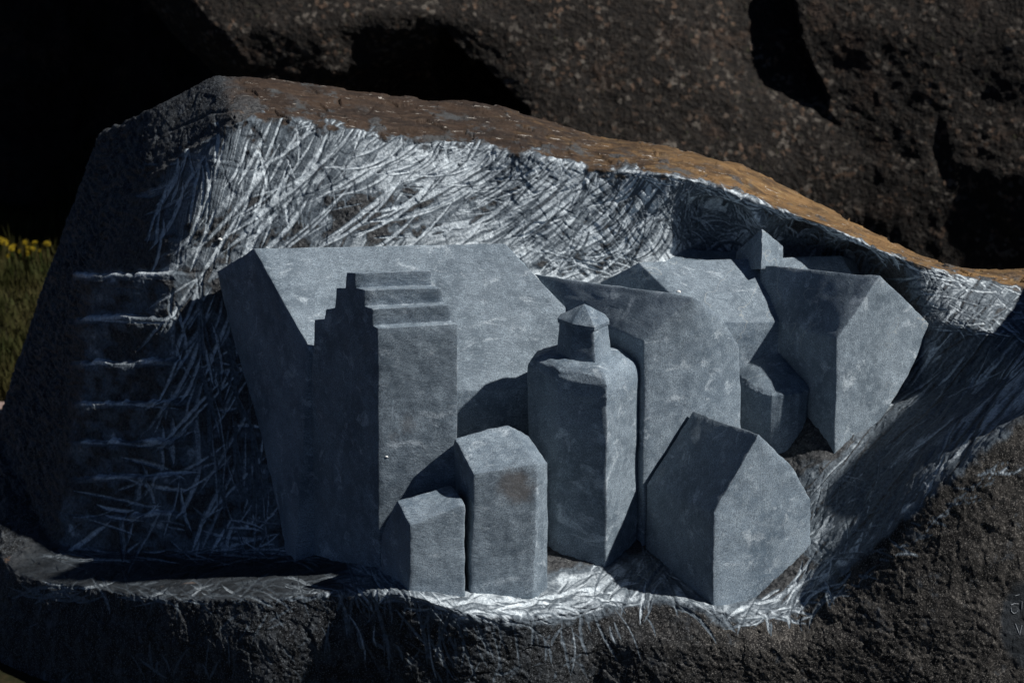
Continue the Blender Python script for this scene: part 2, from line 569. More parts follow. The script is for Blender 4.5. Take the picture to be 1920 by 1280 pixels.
# big granite boulder that fills the top and the right of the view
cols_b = []
for (pts_) in (
    [(0, -1130, 7.6), (60, -560, 5.2), (260, -60, 5.0), (430, 90, 4.9), (520, 200, 4.8), (560, 420, 4.7), (560, 640, 4.7)],  # unseen top of the left columns raised and set back to cast shade
    [(-60, -1130, 7.2), (0, -560, 3.8), (190, -70, 3.3), (345, 85, 3.1), (440, 180, 3.2), (520, 420, 3.6), (540, 760, 3.8)],
    [(150, -1130, 7.0), (170, -560, 3.5), (270, -80, 2.80), (405, 60, 2.62), (490, 165, 2.65), (580, 400, 3.2), (600, 780, 3.4)],
    [(560, -1130, 7.0), (560, -560, 3.5), (560, -90, 2.80), (590, 50, 2.60), (620, 150, 2.62), (640, 330, 3.1), (650, 780, 3.3)],
    [(820, -1100, 7.0), (810, -520, 3.5), (800, -90, 2.80), (790, 20, 2.60), (790, 100, 2.75), (780, 240, 3.1), (780, 780, 3.3)],
    [(1000, -900, 6.6), (1000, -420, 3.4), (1000, -90, 2.80), (1000, 60, 2.62), (1000, 200, 2.52), (1010, 340, 2.40), (1010, 800, 2.3)],
    [(1300, -330, 4.2), (1300, -190, 3.2), (1290, -90, 2.84), (1300, 60, 2.66), (1310, 200, 2.54), (1310, 340, 2.38), (1310, 800, 2.2)],
    [(1480, -330, 4.2), (1450, -190, 3.2), (1440, -90, 2.84), (1430, 60, 2.66), (1480, 200, 2.52), (1500, 340, 2.36), (1500, 800, 2.2)],
    [(1600, -330, 4.0), (1560, -190, 3.0), (1540, -90, 2.78), (1540, 60, 2.60), (1590, 200, 2.47), (1620, 340, 2.32), (1620, 800, 2.15)],
    [(1900, -330, 3.8), (1860, -190, 2.8), (1860, -90, 2.55), (1850, 60, 2.38), (1860, 200, 2.28), (1880, 340, 2.1), (1880, 800, 2.1)],
    [(2300, -330, 3.6), (2250, -190, 2.6), (2250, -90, 2.15), (2250, 60, 2.0), (2250, 200, 1.92), (2250, 340, 1.9), (2250, 800, 1.9)],
    [(2600, -330, 4.4), (2600, -190, 3.6), (2600, -90, 3.3), (2600, 60, 3.2), (2600, 200, 3.2), (2600, 340, 3.2), (2600, 800, 3.2)]):
    cols_b.append([P5(p[0], p[1], p[2] + 1.15) for p in pts_])
rows_b = [[c[r] for c in cols_b] for r in range(7)]
def pdist(px, py, poly):
    """signed distance to a polygon, positive inside"""
    ins = np.zeros(px.shape, bool); dm = np.full(px.shape, 1e9)
    for (xi, yi), (xj, yj) in zip(poly, poly[-1:] + poly[:-1]):
        ins ^= ((yi > py) != (yj > py)) & (px < (xj - xi) * (py - yi) / (yj - yi + 1e-9) + xi)
        tx, ty = xj - xi, yj - yi
        t = np.clip(((px - xi) * tx + (py - yi) * ty) / (tx * tx + ty * ty), 0, 1)
        dm = np.minimum(dm, np.hypot(px - xi - t * tx, py - yi - t * ty))
    return np.where(ins, dm, -dm)
def wedge(px, py):
    # the dark hollow under the overhang, the cleft, and dents on the right
    wob = 9 * vnoise(np.stack([px / 26, py / 26, 0 * px], 1), 91) + 4 * vnoise(np.stack([px / 9, py / 9, 0 * px], 1), 92)
    # black hole under the overhang
    d = pdist(px, py, [(798, 290), (800, 150), (812, 98), (832, 60), (888, 108), (930, 150), (985, 205), (1010, 290)]) + .6 * wob
    pit = sstep(-3, 4, d)
    e = -.70 * pit
    # underside of the overhang
    d = pdist(px, py, [(540, 420), (585, 178), (660, 124), (760, 80), (832, 58), (900, 110), (1000, 205), (1100, 420)]) + wob
    e -= np.clip(d / 130., 0, 1) * .10 * sstep(20, -10, px - 820) * (1 - pit)
    # trough with a sharp right-hand edge
    xe2 = np.interp(py, [-140, 0, 90, 222, 300], [1470, 1488, 1505, 1566, 1600]) + wob
    e -= .17 * np.clip(1 - (xe2 - px) / 210., 0, 1) * sstep(4, -4, px - xe2) * sstep(245, 110, py)
    e -= .025 * np.exp(-((px - 1840 - (py - 380) * .6) / 22.) ** 2 - ((py - 390) / 60.) ** 2)
    e -= .02 * np.exp(-((px - 1765 - (py - 300) * .15) / 16.) ** 2 - ((py - 300) / 60.) ** 2)
    e += 0.03 * np.exp(-((px - 740) / 60.) ** 2 - ((py - 40) / 30.) ** 2)
    return e
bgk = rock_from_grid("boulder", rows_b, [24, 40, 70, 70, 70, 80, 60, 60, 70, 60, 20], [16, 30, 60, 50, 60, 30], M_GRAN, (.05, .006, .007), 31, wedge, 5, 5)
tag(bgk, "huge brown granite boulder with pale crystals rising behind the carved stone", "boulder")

cols_d = []
for x, dy in ((-700, .2), (-350, 0), (-150, .25), (20, .1), (200, .3), (420, .2), (620, .3)):
    cols_d.append([P5(x, -500, 5.4 + dy), P5(x, -100, 5.0 + dy), P5(x, 200, 4.75 + dy), P5(x, 380, 4.7 + dy), P5(x, 520, 4.75 + dy)])
rows_d = [[c[r] for c in cols_d] for r in range(5)]
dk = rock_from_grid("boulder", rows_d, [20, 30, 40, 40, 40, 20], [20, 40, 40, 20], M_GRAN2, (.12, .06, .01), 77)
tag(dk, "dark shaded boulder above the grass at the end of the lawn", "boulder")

# ------------------------------------------------------------------ the carved boulder
root = empty("carved_boulder", (0, .1, 0))
tag(root, "dark boulder with rusty top carved into a cluster of blue-grey stone houses", "sculpture")

# profile columns: ridge, crust edge, wall, floor back, lip, face, foot
K = [
    [(330, 230, 1.75), (330, 300, 1.75), (300, 500, 1.75), (260, 770, 1.75), (220, 900, 1.7), (200, 1100, 1.6), (200, 1420, 1.5)],
    [(172, 258, 1.35), (136, 330, 1.3), (82, 480, 1.3), (-24, 752, 1.2), (-90, 900, 1.0), (-100, 1100, .9), (-130, 1420, .8)],
    [(285, 190, 1.0), (300, 318, .68), (170, 520, .70), (92, 1020, .44), (24, 1078, .28), (-12, 1190, .26), (-30, 1420, .22)],
    [(400, 130, .92), (440, 222, .53), (320, 520, .50), (300, 1038, .22), (300, 1120, -.08), (300, 1205, -.11), (300, 1420, -.13)],
    [(480, 137, .90), (530, 215, .56), (470, 500, .48), (480, 1036, .15), (480, 1122, -.22), (480, 1205, -.25), (480, 1420, -.25)],
    [(640, 158, .90), (660, 243, .56), (650, 462, .45), (640, 1036, .03), (640, 1108, -.26), (650, 1205, -.29), (650, 1420, -.28)],
    [(760, 172, .90), (775, 255, .56), (760, 460, .45), (745, 1036, -.10), (765, 1112, -.37), (765, 1205, -.36), (765, 1420, -.32)],
    [(900, 188, .88), (890, 268, .56), (900, 458, .45), (880, 1046, -.12), (890, 1152, -.40), (890, 1215, -.38), (890, 1420, -.34)],
    [(1010, 214, .86), (1000, 288, .50), (1010, 515, .45), (1020, 1030, -.08), (1010, 1156, -.36), (1010, 1215, -.35), (1010, 1420, -.34)],
    [(1130, 249, .84), (1100, 312, .50), (1110, 525, .48), (1120, 1000, .00), (1110, 1132, -.30), (1110, 1210, -.31), (1110, 1420, -.32)],
    [(1270, 275, .80), (1250, 325, .46), (1235, 475, .52), (1215, 990, .02), (1205, 1112, -.26), (1205, 1205, -.34), (1205, 1420, -.36)],
    [(1400, 305, .76), (1330, 344, .49), (1330, 470, .62), (1300, 1080, -.12), (1310, 1132, -.325), (1310, 1215, -.36), (1310, 1420, -.37)],
    [(1520, 370, .74), (1440, 385, .49), (1420, 470, .58), (1420, 1090, -.12), (1400, 1152, -.325), (1400, 1220, -.37), (1400, 1420, -.38)],
    [(1620, 420, .70), (1540, 418, .46), (1540, 480, .58), (1530, 930, -.05), (1505, 1122, -.28), (1500, 1220, -.38), (1500, 1420, -.39)],
    [(1700, 460, .66), (1660, 475, .36), (1660, 520, .50), (1600, 840, .05), (1600, 1052, -.33), (1600, 1205, -.39), (1600, 1420, -.40)],
    [(1790, 498, .62), (1770, 508, .34), (1752, 606, .24), (1690, 730, .23), (1730, 942, -.39), (1720, 1150, -.41), (1720, 1420, -.42)],
    [(1860, 500, .58), (1850, 527, .32), (1840, 620, .10), (1815, 720, .12), (1850, 838, -.40), (1850, 1100, -.42), (1850, 1420, -.43)],
    [(1990, 500, .54), (1980, 548, .28), (1980, 630, .08), (1970, 690, -.06), (1980, 742, -.38), (1980, 1050, -.41), (1980, 1420, -.42)],
    [(2170, 255, .50), (2170, 261, .25), (2170, 269, .08), (2170, 280, -.08), (2170, 300, -.24), (2200, 900, -.38), (2210, 1420, -.40)],  # added lobe out of view, raised to shade the right wall of the hollow
    [(2420, 520, 1.2), (2420, 560, 1.1), (2420, 600, 1.1), (2420, 640, 1.1), (2420, 700, 1.0), (2420, 950, 1.0), (2420, 1420, 1.0)],
]
nK = len(K)
rows_s = []
back = []
for c in K:
    v = at(*c[0])
    back.append((v.x, v.y + .55, -.05, c[0][0], c[0][1] - 60))
rows_s.append(back)
for r in range(7):
    rows_s.append([P5(*c[r]) for c in K])
NC = []
for i in range(nK - 1):
    dx = max(abs(K[i + 1][r][0] - K[i][r][0]) for r in (1, 2, 4))
    NC.append(int(max(16, dx / 1.65)) if 1 <= i <= nK - 4 else 40)
NR = [24, 60, 140, 300, 95, 62, 120]
G, TR, TC = lattice(rows_s, NC, NR, 13, 3)
gnr, gnc = G.shape[:2]
U, Vv = G[..., 3], G[..., 4]
TRg = np.repeat(TR[:, None], gnc, 1)
TCg = np.repeat(TC[None, :], gnr, 0)

# ---- tool marks, worked out on the unrolled surface (u, v)
BX0, BY0, BW, BH = -160, 90, 2160, 1260
Hb = np.zeros((BH, BW), np.float32)      # depth in mm
Bb = np.zeros((BH, BW), np.float32)      # bruising 0..1
yy, xx = np.mgrid[0:BH, 0:BW].astype(np.float32)
XX, YY = xx + BX0, yy + BY0
pn = np.stack([XX.ravel(), YY.ravel(), 0 * XX.ravel()], 1)
nzA = fbm(pn / 60, 4, 201).reshape(BH, BW)
nzB = fbm(pn / 17, 3, 211).reshape(BH, BW)
nzC = vnoise(pn / 4.5, 221).reshape(BH, BW)

def stroke(x, y, ang, L, wid, curv=0.0, bru=.9, depth=1.0, soft=.35):
    """one tool mark: start at the middle (x, y), direction ang (deg, picture sense, up positive), length L, half-width wid"""
    a = R(ang)
    ux, uy = math.cos(a), -math.sin(a)
    hx, hy = abs(ux) * L / 2 + abs(uy) * (abs(curv) * L + wid * 3) + 4, abs(uy) * L / 2 + abs(ux) * (abs(curv) * L + wid * 3) + 4
    i0, i1 = int(max(0, y - hy - BY0)), int(min(BH, y + hy - BY0 + 1))
    j0, j1 = int(max(0, x - hx - BX0)), int(min(BW, x + hx - BX0 + 1))
    if i1 - i0 < 2 or j1 - j0 < 2:
        return
    X, Y = XX[i0:i1, j0:j1] - x, YY[i0:i1, j0:j1] - y
    s_ = (X * ux + Y * uy) / (L / 2)
    b = X * uy - Y * ux
    b = b - curv * L * (1 - s_ * s_) + curv * L * .5 + nzB[i0:i1, j0:j1] * wid * .3
    ww = wid * np.clip(1.15 - np.abs(s_) ** 2.5, 0, 1)
    r = np.abs(b) / (ww + .01)
    inside = np.clip(1 - r * r, 0, 1) * (np.abs(s_) < 1.05)
    ph = (x * 1.7 + y * 2.3) % 6.28
    strk = .5 + .28 * np.sin(b * 1.9 + ph + 1.2 * np.sin(s_ * 3 + ph)) + .22 * np.sin(b * 3.7 + 2 * ph + np.sin(s_ * 5))
    berm = np.exp(-((b / (ww + .01) - 1.2) / .3) ** 2) * (np.abs(s_) < 1)
    n = nzC[i0:i1, j0:j1]
    Hb[i0:i1, j0:j1] += (-depth * min(wid, 4.5) * (.62 + .3 * strk) * inside + depth * min(wid, 4) * .25 * berm)
    m = np.clip(inside ** soft * (.80 + .30 * strk + .15 * n), 0, 1)
    Bv = Bb[i0:i1, j0:j1]
    Bv = Bv * (1 - m) + bru * (.78 + .26 * strk) * m
    under = np.exp(-((b / (ww + .01) + 1.45) / .40) ** 2) * (np.abs(s_) < .95)  # dark line beside the mark: unbruised arris, with groove shade put into the colour
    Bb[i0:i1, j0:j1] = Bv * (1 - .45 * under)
    return

def field(n, poly, angf, L, wid, curv=(-.05, .08), bru=(.6, 1), depth=1.0, seed=0):
    r = np.random.default_rng(1000 + seed)
    poly = np.array(poly, float)
    x0, y0 = poly.min(0); x1, y1 = poly.max(0)
    k = 0; tries = 0
    while k < n and tries < n * 20:
        tries += 1
        x, y = r.uniform(x0, x1), r.uniform(y0, y1)
        ins = False
        j = len(poly) - 1
        for i in range(len(poly)):
            xi, yi = poly[i]; xj, yj = poly[j]
            if (yi > y) != (yj > y) and x < (xj - xi) * (y - yi) / (yj - yi) + xi:
                ins = not ins
            j = i
        if not ins:
            continue
        k += 1
        a = angf(x, y, r)
        stroke(x, y, a, r.uniform(*L), r.uniform(*wid), r.uniform(*curv), r.uniform(*bru), depth * r.uniform(.6, 1.2))

# first the smeared, bruised ground between the marks
def reg(poly, soft):
    """soft mask of a polygon"""
    poly = np.array(poly, float)
    sd_ = np.full((BH // 4 + 1, BW // 4 + 1), -1e9, np.float32)
    X, Y = XX[::4, ::4], YY[::4, ::4]
    ins = np.zeros(X.shape, bool)
    dmin = np.full(X.shape, 1e9, np.float32)
    j = len(poly) - 1
    for i in range(len(poly)):
        xi, yi = poly[i]; xj, yj = poly[j]
        c = ((yi > Y) != (yj > Y)) & (X < (xj - xi) * (Y - yi) / (yj - yi + 1e-9) + xi)
        ins ^= c
        tx, ty = xj - xi, yj - yi
        t = np.clip(((X - xi) * tx + (Y - yi) * ty) / (tx * tx + ty * ty + 1e-9), 0, 1)
        dmin = np.minimum(dmin, np.hypot(X - xi - t * tx, Y - yi - t * ty))
        j = i
    d = np.where(ins, dmin, -dmin)
    d = np.repeat(np.repeat(d, 4, 0), 4, 1)[:BH, :BW]
    return sstep(-soft, soft, d + nzB * soft * .8)

UPPER = [(300, 330), (450, 225), (560, 228), (700, 252), (900, 272), (1010, 292), (1100, 315), (1290, 330), (1420, 385), (1500, 480), (960, 540), (480, 500), (330, 500)]
mU = reg(UPPER, 14)
def blob(cx, cy, sx, sy): return np.exp(-((XX - cx) / sx) ** 2 - ((YY - cy) / sy) ** 2)
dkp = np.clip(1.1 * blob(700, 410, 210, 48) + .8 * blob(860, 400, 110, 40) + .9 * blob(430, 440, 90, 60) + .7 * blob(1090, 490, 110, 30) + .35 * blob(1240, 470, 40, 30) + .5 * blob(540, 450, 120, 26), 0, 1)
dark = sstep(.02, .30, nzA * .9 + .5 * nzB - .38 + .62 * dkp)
fx = np.arange(BW) + BX0
fa = np.interp(fx, [300, 480, 620, 760, 950, 1100, 1260], [62, 48, 36, 31, 34, 42, 52])
def streaks(ang_deg, wob, seed):
    """noise drawn out along the run of the tool; ang_deg per column"""
    T = np.cumsum(np.tan(np.radians(ang_deg)))
    ca_ = np.cos(np.radians(ang_deg))
    ph = (YY + T[None, :] + wob) * ca_[None, :]
    q = lambda w_, l_, sd_: vnoise(np.stack([(ph / w_).ravel(), (XX / (l_ * ca_[None, :])).ravel(), 0 * XX.ravel()], 1), sd_).reshape(BH, BW)
    return .45 * q(9, 120, seed) + .35 * q(3.6, 70, seed + 1) + .20 * q(1.8, 40, seed + 2), q(4.2, 46, seed + 3)
stU, crU = streaks(fa, 16 * nzA + 3 * nzB, 701)
stR, crR = streaks(np.full(BW, 50.0), 22 * nzA + 4 * nzB, 711)
pale = sstep(520, 900, XX)
gU = np.clip(.50 + .24 * pale + (.34 + .10 * pale) * stU + .08 * nzA, 0, 1)
gU = gU * (1 - .85 * sstep(.50, .74, crU))
Bb[:] = np.maximum(Bb, mU * gU)
Hb += mU * (2.6 * stU - 3.0 * sstep(.50, .74, crU))
LIP = [(660, 1050), (720, 1050), (800, 1095), (1000, 1085), (1210, 1040), (1330, 1120), (1480, 1130), (1560, 1040), (1640, 1000), (1560, 1090), (1480, 1150), (1360, 1165), (1250, 1120), (1160, 1140), (1000, 1172), (850, 1165), (740, 1115), (640, 1100)]
mL = reg(LIP, 16)
Bb[:] = np.maximum(Bb, mL * np.clip(.60 + .35 * nzB + .2 * nzA, 0, 1))
RIGHT = [(1560, 880), (1750, 620), (1700, 505), (1800, 525), (1990, 560), (1990, 720), (1830, 850), (1700, 960), (1560, 1075), (1520, 1040), (1505, 880)]
mR = reg(RIGHT, 20)
Bb[:] = np.maximum(Bb, mR * np.clip(.60 + .48 * stR + .15 * nzA, 0, 1) * (1 - .85 * sstep(.42, .68, crR)))
Hb += mR * (3.0 * stR - 3.5 * sstep(.42, .68, crR))
LEFT = [(170, 510), (330, 480), (410, 520), (480, 750), (540, 1035), (100, 1025), (150, 760)]
mW = reg(LEFT, 18)
Bb[:] = np.maximum(Bb, mW * np.clip(.12 + .55 * nzA + .55 * nzB, 0, .8))

# broad passes of the tool first
UL = [(270, 330), (430, 225), (560, 235), (620, 300), (480, 480), (400, 510), (300, 500)]
UM = [(480, 250), (700, 262), (900, 280), (1010, 300), (1010, 500), (940, 455), (480, 462), (420, 470)]
UR = [(880, 290), (1010, 300), (1110, 325), (1260, 335), (1290, 400), (1230, 480), (1130, 520), (1010, 510), (930, 450)]
def flow(x, y, r):
    """run of the chisel across the upper wall"""
    return np.interp(x, [300, 480, 620, 760, 950, 1100, 1260], [66, 50, 36, 31, 34, 42, 52]) + r.normal(0, 5)
field(18, UL, lambda x, y, r: 30 + r.normal(0, 25), (60, 150), (4, 10), (-.10, .05), (.5, .8), .6, 41)
field(24, UM, lambda x, y, r: flow(x, y, r) - 8, (90, 240), (4, 10), (-.12, .02), (.55, .9), .6, 42)
field(34, UR, flow, (70, 190), (4, 10), (-.18, .0), (.6, 1), .6, 43)
field(30, [(1540, 900), (1740, 640), (1900, 620), (1880, 740), (1700, 920), (1560, 1050)], lambda x, y, r: 50 + r.normal(0, 9), (80, 200), (4, 10), (-.05, .08), (.2, .5), .25, 44)
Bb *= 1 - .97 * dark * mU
# the tool marks, area by area
field(26, UL, lambda x, y, r: r.choice([10, 30, 95]) + r.normal(0, 12), (30, 90), (1.4, 3.6), (-.06, .05), (.55, .9), .8, 1)
field(22, UL, lambda x, y, r: 66 + r.normal(0, 6), (100, 220), (2.6, 5.0), (-.08, .03), (.9, 1), 1.8, 2)
field(12, UL, lambda x, y, r: 97 + r.normal(0, 10), (60, 130), (2.2, 3.8), (-.06, .04), (.8, 1), 1.6, 3)
field(26, UM, lambda x, y, r: 8 + r.normal(0, 10), (40, 150), (1.3, 3.4), (-.06, .04), (.6, .95), .9, 4)
field(38, UM, flow, (120, 300), (2.2, 5.4), (-.12, .0), (.9, 1), 1.7, 5)
field(26, [(480, 350), (700, 330), (700, 420), (480, 420)], lambda x, y, r: 92 + r.normal(0, 5), (14, 40), (1.2, 2.2), (0, 0), (.1, .8), 1.0, 6)
field(26, [(720, 270), (1000, 305), (1200, 335), (1180, 360), (980, 340), (700, 300)], flow, (80, 190), (2.0, 4.6), (-.26, -.08), (.9, 1), 1.6, 7)
field(44, UR, flow, (60, 210), (1.8, 5.0), (-.22, .02), (.85, 1), 1.5, 8)
field(50, UR, flow, (60, 160), (.9, 1.8), (-.16, .02), (.05, .25), 1.2, 28)
field(34, [(960, 455), (1160, 470), (1210, 500), (1090, 528), (1000, 512)], lambda x, y, r: 12 + r.normal(0, 26), (25, 90), (1.3, 3.0), (-.12, .1), (.8, 1), 1.1, 9)
# alcove under the crust: arcs round the two scooped bowls
ra = np.random.default_rng(77)
for cx, cy, r0, r1, n in ((1345, 400, 18, 100, 150), (1420, 400, 20, 60, 50), (1500, 440, 20, 70, 60), (1600, 480, 20, 70, 60)):
    for _ in range(n):
        rr = ra.uniform(r0, r1); th = ra.uniform(60, 330)
        x, y = cx + rr * math.cos(R(th)), cy - rr * .8 * math.sin(R(th))
        stroke(x, y, th + 90 + ra.normal(0, 10), ra.uniform(.5, 1.1) * rr + 15, ra.uniform(1.2, 2.8), .12, ra.uniform(.35, .85), 1.2)
# rim of pale strokes along the crust edge
for _ in range(330):
    s_ = ra.uniform(0, 1)
    ex = np.interp(s_, [0, .25, .45, .6, .8, 1], [560, 900, 1290, 1450, 1680, 1960])
    ey = np.interp(ex, [560, 700, 900, 1000, 1100, 1290, 1400, 1520, 1660, 1800, 1960], [222, 248, 268, 288, 313, 330, 372, 414, 474, 518, 548])
    sl = -14 if ex < 1250 else -26
    if ex > 1180:
        stroke(ex + ra.normal(0, 6), ey + abs(ra.normal(2, 9)), sl + ra.normal(0, 16), ra.uniform(20, 75), ra.uniform(1.2, 2.6), ra.uniform(-.05, .1), ra.uniform(.7, 1), 1.0)
    else:
        stroke(ex, ey + abs(ra.normal(6, 9)), ra.normal(45, 25), ra.uniform(18, 60), ra.uniform(1.3, 2.8), ra.uniform(-.05, .15), ra.uniform(.7, 1), 1.1)
# right-hand wall of the hollow
field(70, RIGHT, lambda x, y, r: 48 + (y - 800) * .03 + r.normal(0, 10), (50, 170), (1.2, 3.0), (-.08, .08), (.45, .85), 1.3, 10)
field(26, RIGHT, lambda x, y, r: 52 + r.normal(0, 8), (90, 240), (1.2, 2.8), (-.05, .05), (.0, .2), 1.5, 11)
field(50, [(1500, 890), (1620, 860), (1680, 960), (1560, 1080), (1520, 1040)], lambda x, y, r: r.uniform(0, 180), (25, 90), (1.2, 2.6), (-.1, .1), (.4, .8), 1.2, 12)
field(70, [(1700, 520), (1960, 560), (1960, 640), (1760, 620)], lambda x, y, r: -18 + r.normal(0, 18), (25, 90), (1.4, 2.8), (-.1, .1), (.5, .95), 1.1, 13)
# left-hand wall: saw cuts and criss-crossed point marks
for y0, x0, x1, b in ((512, 165, 320, .6), (536, 190, 290, .35), (598, 162, 330, .8), (676, 170, 330, .65), (755, 150, 340, .85), (828, 160, 345, .7), (885, 190, 300, .5), (962, 115, 220, .5)):
    stroke((x0 + x1) / 2, y0 + 6, -4 + ra.normal(0, 1.5), x1 - x0, 2.6, ra.uniform(-.02, .02), b, 2.2)
lines = np.array([470, 512, 592, 676, 752, 826, 890, 962, 1040], float)
yw = YY + 5 * nzB + 9 * nzA + (XX - 250) * .03
kk = np.clip(np.searchsorted(lines, yw.ravel()).reshape(yw.shape) - 1, 0, len(lines) - 2)
fr_ = np.clip((yw - lines[kk]) / (lines[kk + 1] - lines[kk]), 0, 1)
wmask = sstep(120, 175, XX) * sstep(400, 290, XX + 40 * nzA) * sstep(490, 515, YY) * sstep(1030, 1000, YY)
wmask *= .55 + .45 * sstep(-.25, .2, nzA)
Hb += wmask * (27 * sstep(0, .08, fr_) * (1 - .95 * sstep(.08, .75, fr_)) + 5 * nzB)
Bb[:] = np.maximum(Bb, wmask * sstep(.16, .05, np.abs(fr_ - .06)) * np.clip(.75 + .6 * nzB, 0, 1))
LW = [(310, 540), (410, 540), (470, 740), (500, 1020), (130, 1020), (200, 900), (300, 860)]
field(64, LW, lambda x, y, r: r.choice([28, 70, 95, 172]) + r.normal(0, 10), (40, 130), (2.4, 6.0), (-.06, .08), (.7, 1), 1.6, 14)
field(24, LW, lambda x, y, r: 60 + r.normal(0, 9), (90, 200), (2.2, 4.0), (-.04, .04), (.7, 1), 1.8, 15)
field(44, [(400, 540), (450, 600), (500, 980), (520, 1030), (420, 1020), (360, 560)], lambda x, y, r: 97 + r.normal(0, 7), (70, 190), (1.8, 3.4), (-.05, .05), (.2, .9), 1.7, 16)
field(20, [(110, 960), (500, 960), (520, 1035), (100, 1030)], lambda x, y, r: r.uniform(-40, 60), (30, 90), (1.4, 2.8), (-.1, .1), (.6, .95), 1.2, 17)
# back of the ledge, the front arris of the ledge
field(90, [(90, 1030), (560, 1025), (700, 1040), (700, 1062), (300, 1056), (60, 1062)], lambda x, y, r: -6 + r.normal(0, 12), (30, 110), (1.2, 2.6), (-.05, .05), (.45, .85), .6, 18)
field(110, [(40, 1092), (640, 1085), (700, 1060), (700, 1120), (300, 1132), (30, 1118)], lambda x, y, r: r.normal(0, 25), (20, 90), (1.4, 3.6), (-.12, .12), (.35, .85), .9, 19)
# curls of chisel work round the foot of the houses
for cx, cy, n, b in ((730, 1098, 30, .9), (830, 1130, 18, .9), (930, 1140, 26, .95), (1030, 1130, 26, .95), (1120, 1110, 22, .95), (1200, 1080, 16, .8), (1250, 1070, 16, .7), (1330, 1130, 12, .75), (1440, 1152, 20, .95), (1530, 1105, 22, .85)):
    for _ in range(n):
        stroke(cx + ra.normal(0, 34), cy + ra.normal(0, 15), ra.normal(np.interp(cx, [730, 830, 930, 1120, 1200, 1250, 1440, 1530], [-40, -25, 0, 14, 60, -55, 5, 40]), 20),
               ra.uniform(30, 110), ra.uniform(1.6, 4.2), ra.uniform(-.16, .2), b * ra.uniform(.6, 1.1), 1.1)
for x, y, L, b in ((645, 1150, 90, .7), (640, 1120, 50, .6), (720, 1180, 120, .4), (795, 1200, 90, .6), (830, 1190, 100, .5), (905, 1195, 70, .6), (930, 1215, 110, .4), (1000, 1180, 60, .5), (1205, 1130, 80, .9), (1210, 1060, 90, .6), (1260, 1120, 70, .6), (1345, 1120, 40, .5), (1440, 1168, 40, .8), (1480, 1160, 36, .7), (1555, 1108, 46, .8), (1090, 1160, 40, .5)):
    stroke(x, y, ra.normal(100, 10), L, ra.uniform(2, 4), ra.uniform(-.08, .08), b, 1.3)
    stroke(x + ra.normal(8, 6), y + 12, ra.normal(102, 14), L * .7, ra.uniform(1.3, 2.6), ra.uniform(-.1, .1), b * .8, 1.0)
# slips of the tool over the natural face
field(40, [(1560, 1090), (1720, 975), (1860, 860), (1900, 880), (1700, 1040), (1560, 1130)], lambda x, y, r: r.uniform(-40, 60), (15, 60), (1.0, 2.2), (-.15, .15), (.4, .9), .8, 20)
field(90, [(50, 1130), (640, 1115), (1100, 1180), (1100, 1280), (50, 1280)], lambda x, y, r: r.uniform(20, 150), (15, 70), (1.2, 3.4), (-.1, .1), (.15, .45), .5, 21)
field(36, [(560, 1110), (720, 1090), (860, 1165), (1100, 1170), (1250, 1130), (1250, 1180), (900, 1260), (620, 1200)], lambda x, y, r: 105 + r.normal(0, 16), (30, 110), (1.2, 3), (-.12, .12), (.35, .9), .8, 22)
# natural cracks in the left shoulder
def crack(pts_, wid, depth):
    for (xa, ya), (xb, yb) in zip(pts_[:-1], pts_[1:]):
        L = math.hypot(xb - xa, yb - ya)
        a = math.degrees(math.atan2(-(yb - ya), xb - xa))
        stroke((xa + xb) / 2, (ya + yb) / 2, a, L * 1.25, wid, 0, .0, depth)
crack([(470, 212), (420, 232), (350, 275), (290, 318), (215, 352), (150, 402)], 9, 3.2)
crack([(455, 205), (400, 212), (330, 240), (270, 268)], 4, 2.0)
crack([(300, 250), (240, 285), (190, 330)], 3, 1.6)
# polished patch with lettering (right edge of the natural face)
patch = sstep(1.12, .82, np.hypot((XX - 1925) / 48, (YY - 1168) / 86) + .18 * nzB)

Bb = np.clip(Bb, 0, 1)
Bb = np.clip(Bb * 1.08, 0, 1)
Hb = np.where(wmask > .3, np.clip(Hb, -16, 22), np.clip(Hb, -8, 6))
Hb = blur(blur(Hb, .7, 0), .7, 1)

def sample(A):
    x = np.clip(U - BX0, 0, BW - 1.01); y = np.clip(Vv - BY0, 0, BH - 1.01)
    i, j = y.astype(int), x.astype(int)
    fy, fx = y - i, x - j
    return (A[i, j] * (1 - fx) + A[i, j + 1] * fx) * (1 - fy) + (A[i + 1, j] * (1 - fx) + A[i + 1, j + 1] * fx) * fy

P = G[..., :3].reshape(-1, 3)
n_lo = fbm(P * 5, 3, 301).reshape(gnr, gnc)
n_md = fbm(P * 22, 3, 311).reshape(gnr, gnc)
n_rg = fbm(P * 30, 3, 321, .55, True).reshape(gnr, gnc)
n_hi = fbm(P * 110, 2, 331).reshape(gnr, gnc)
Pw = P + np.stack([n_lo.ravel(), n_md.ravel() * .3, -n_lo.ravel()], 1) * .012
n_f1 = facets(Pw * 13, 351).reshape(gnr, gnc)
n_f2 = facets(Pw * np.array([34, 34, 26]), 361).reshape(gnr, gnc)
Pf = P * np.array([16, 16, 60]) + n_lo.reshape(-1, 1) * 3
n_ly = fbm(Pf, 2, 341, .5, True).reshape(gnr, gnc)
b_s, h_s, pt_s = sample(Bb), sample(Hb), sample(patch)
b_s = b_s * ((TRg > 1.85) & (TCg > 1.75))
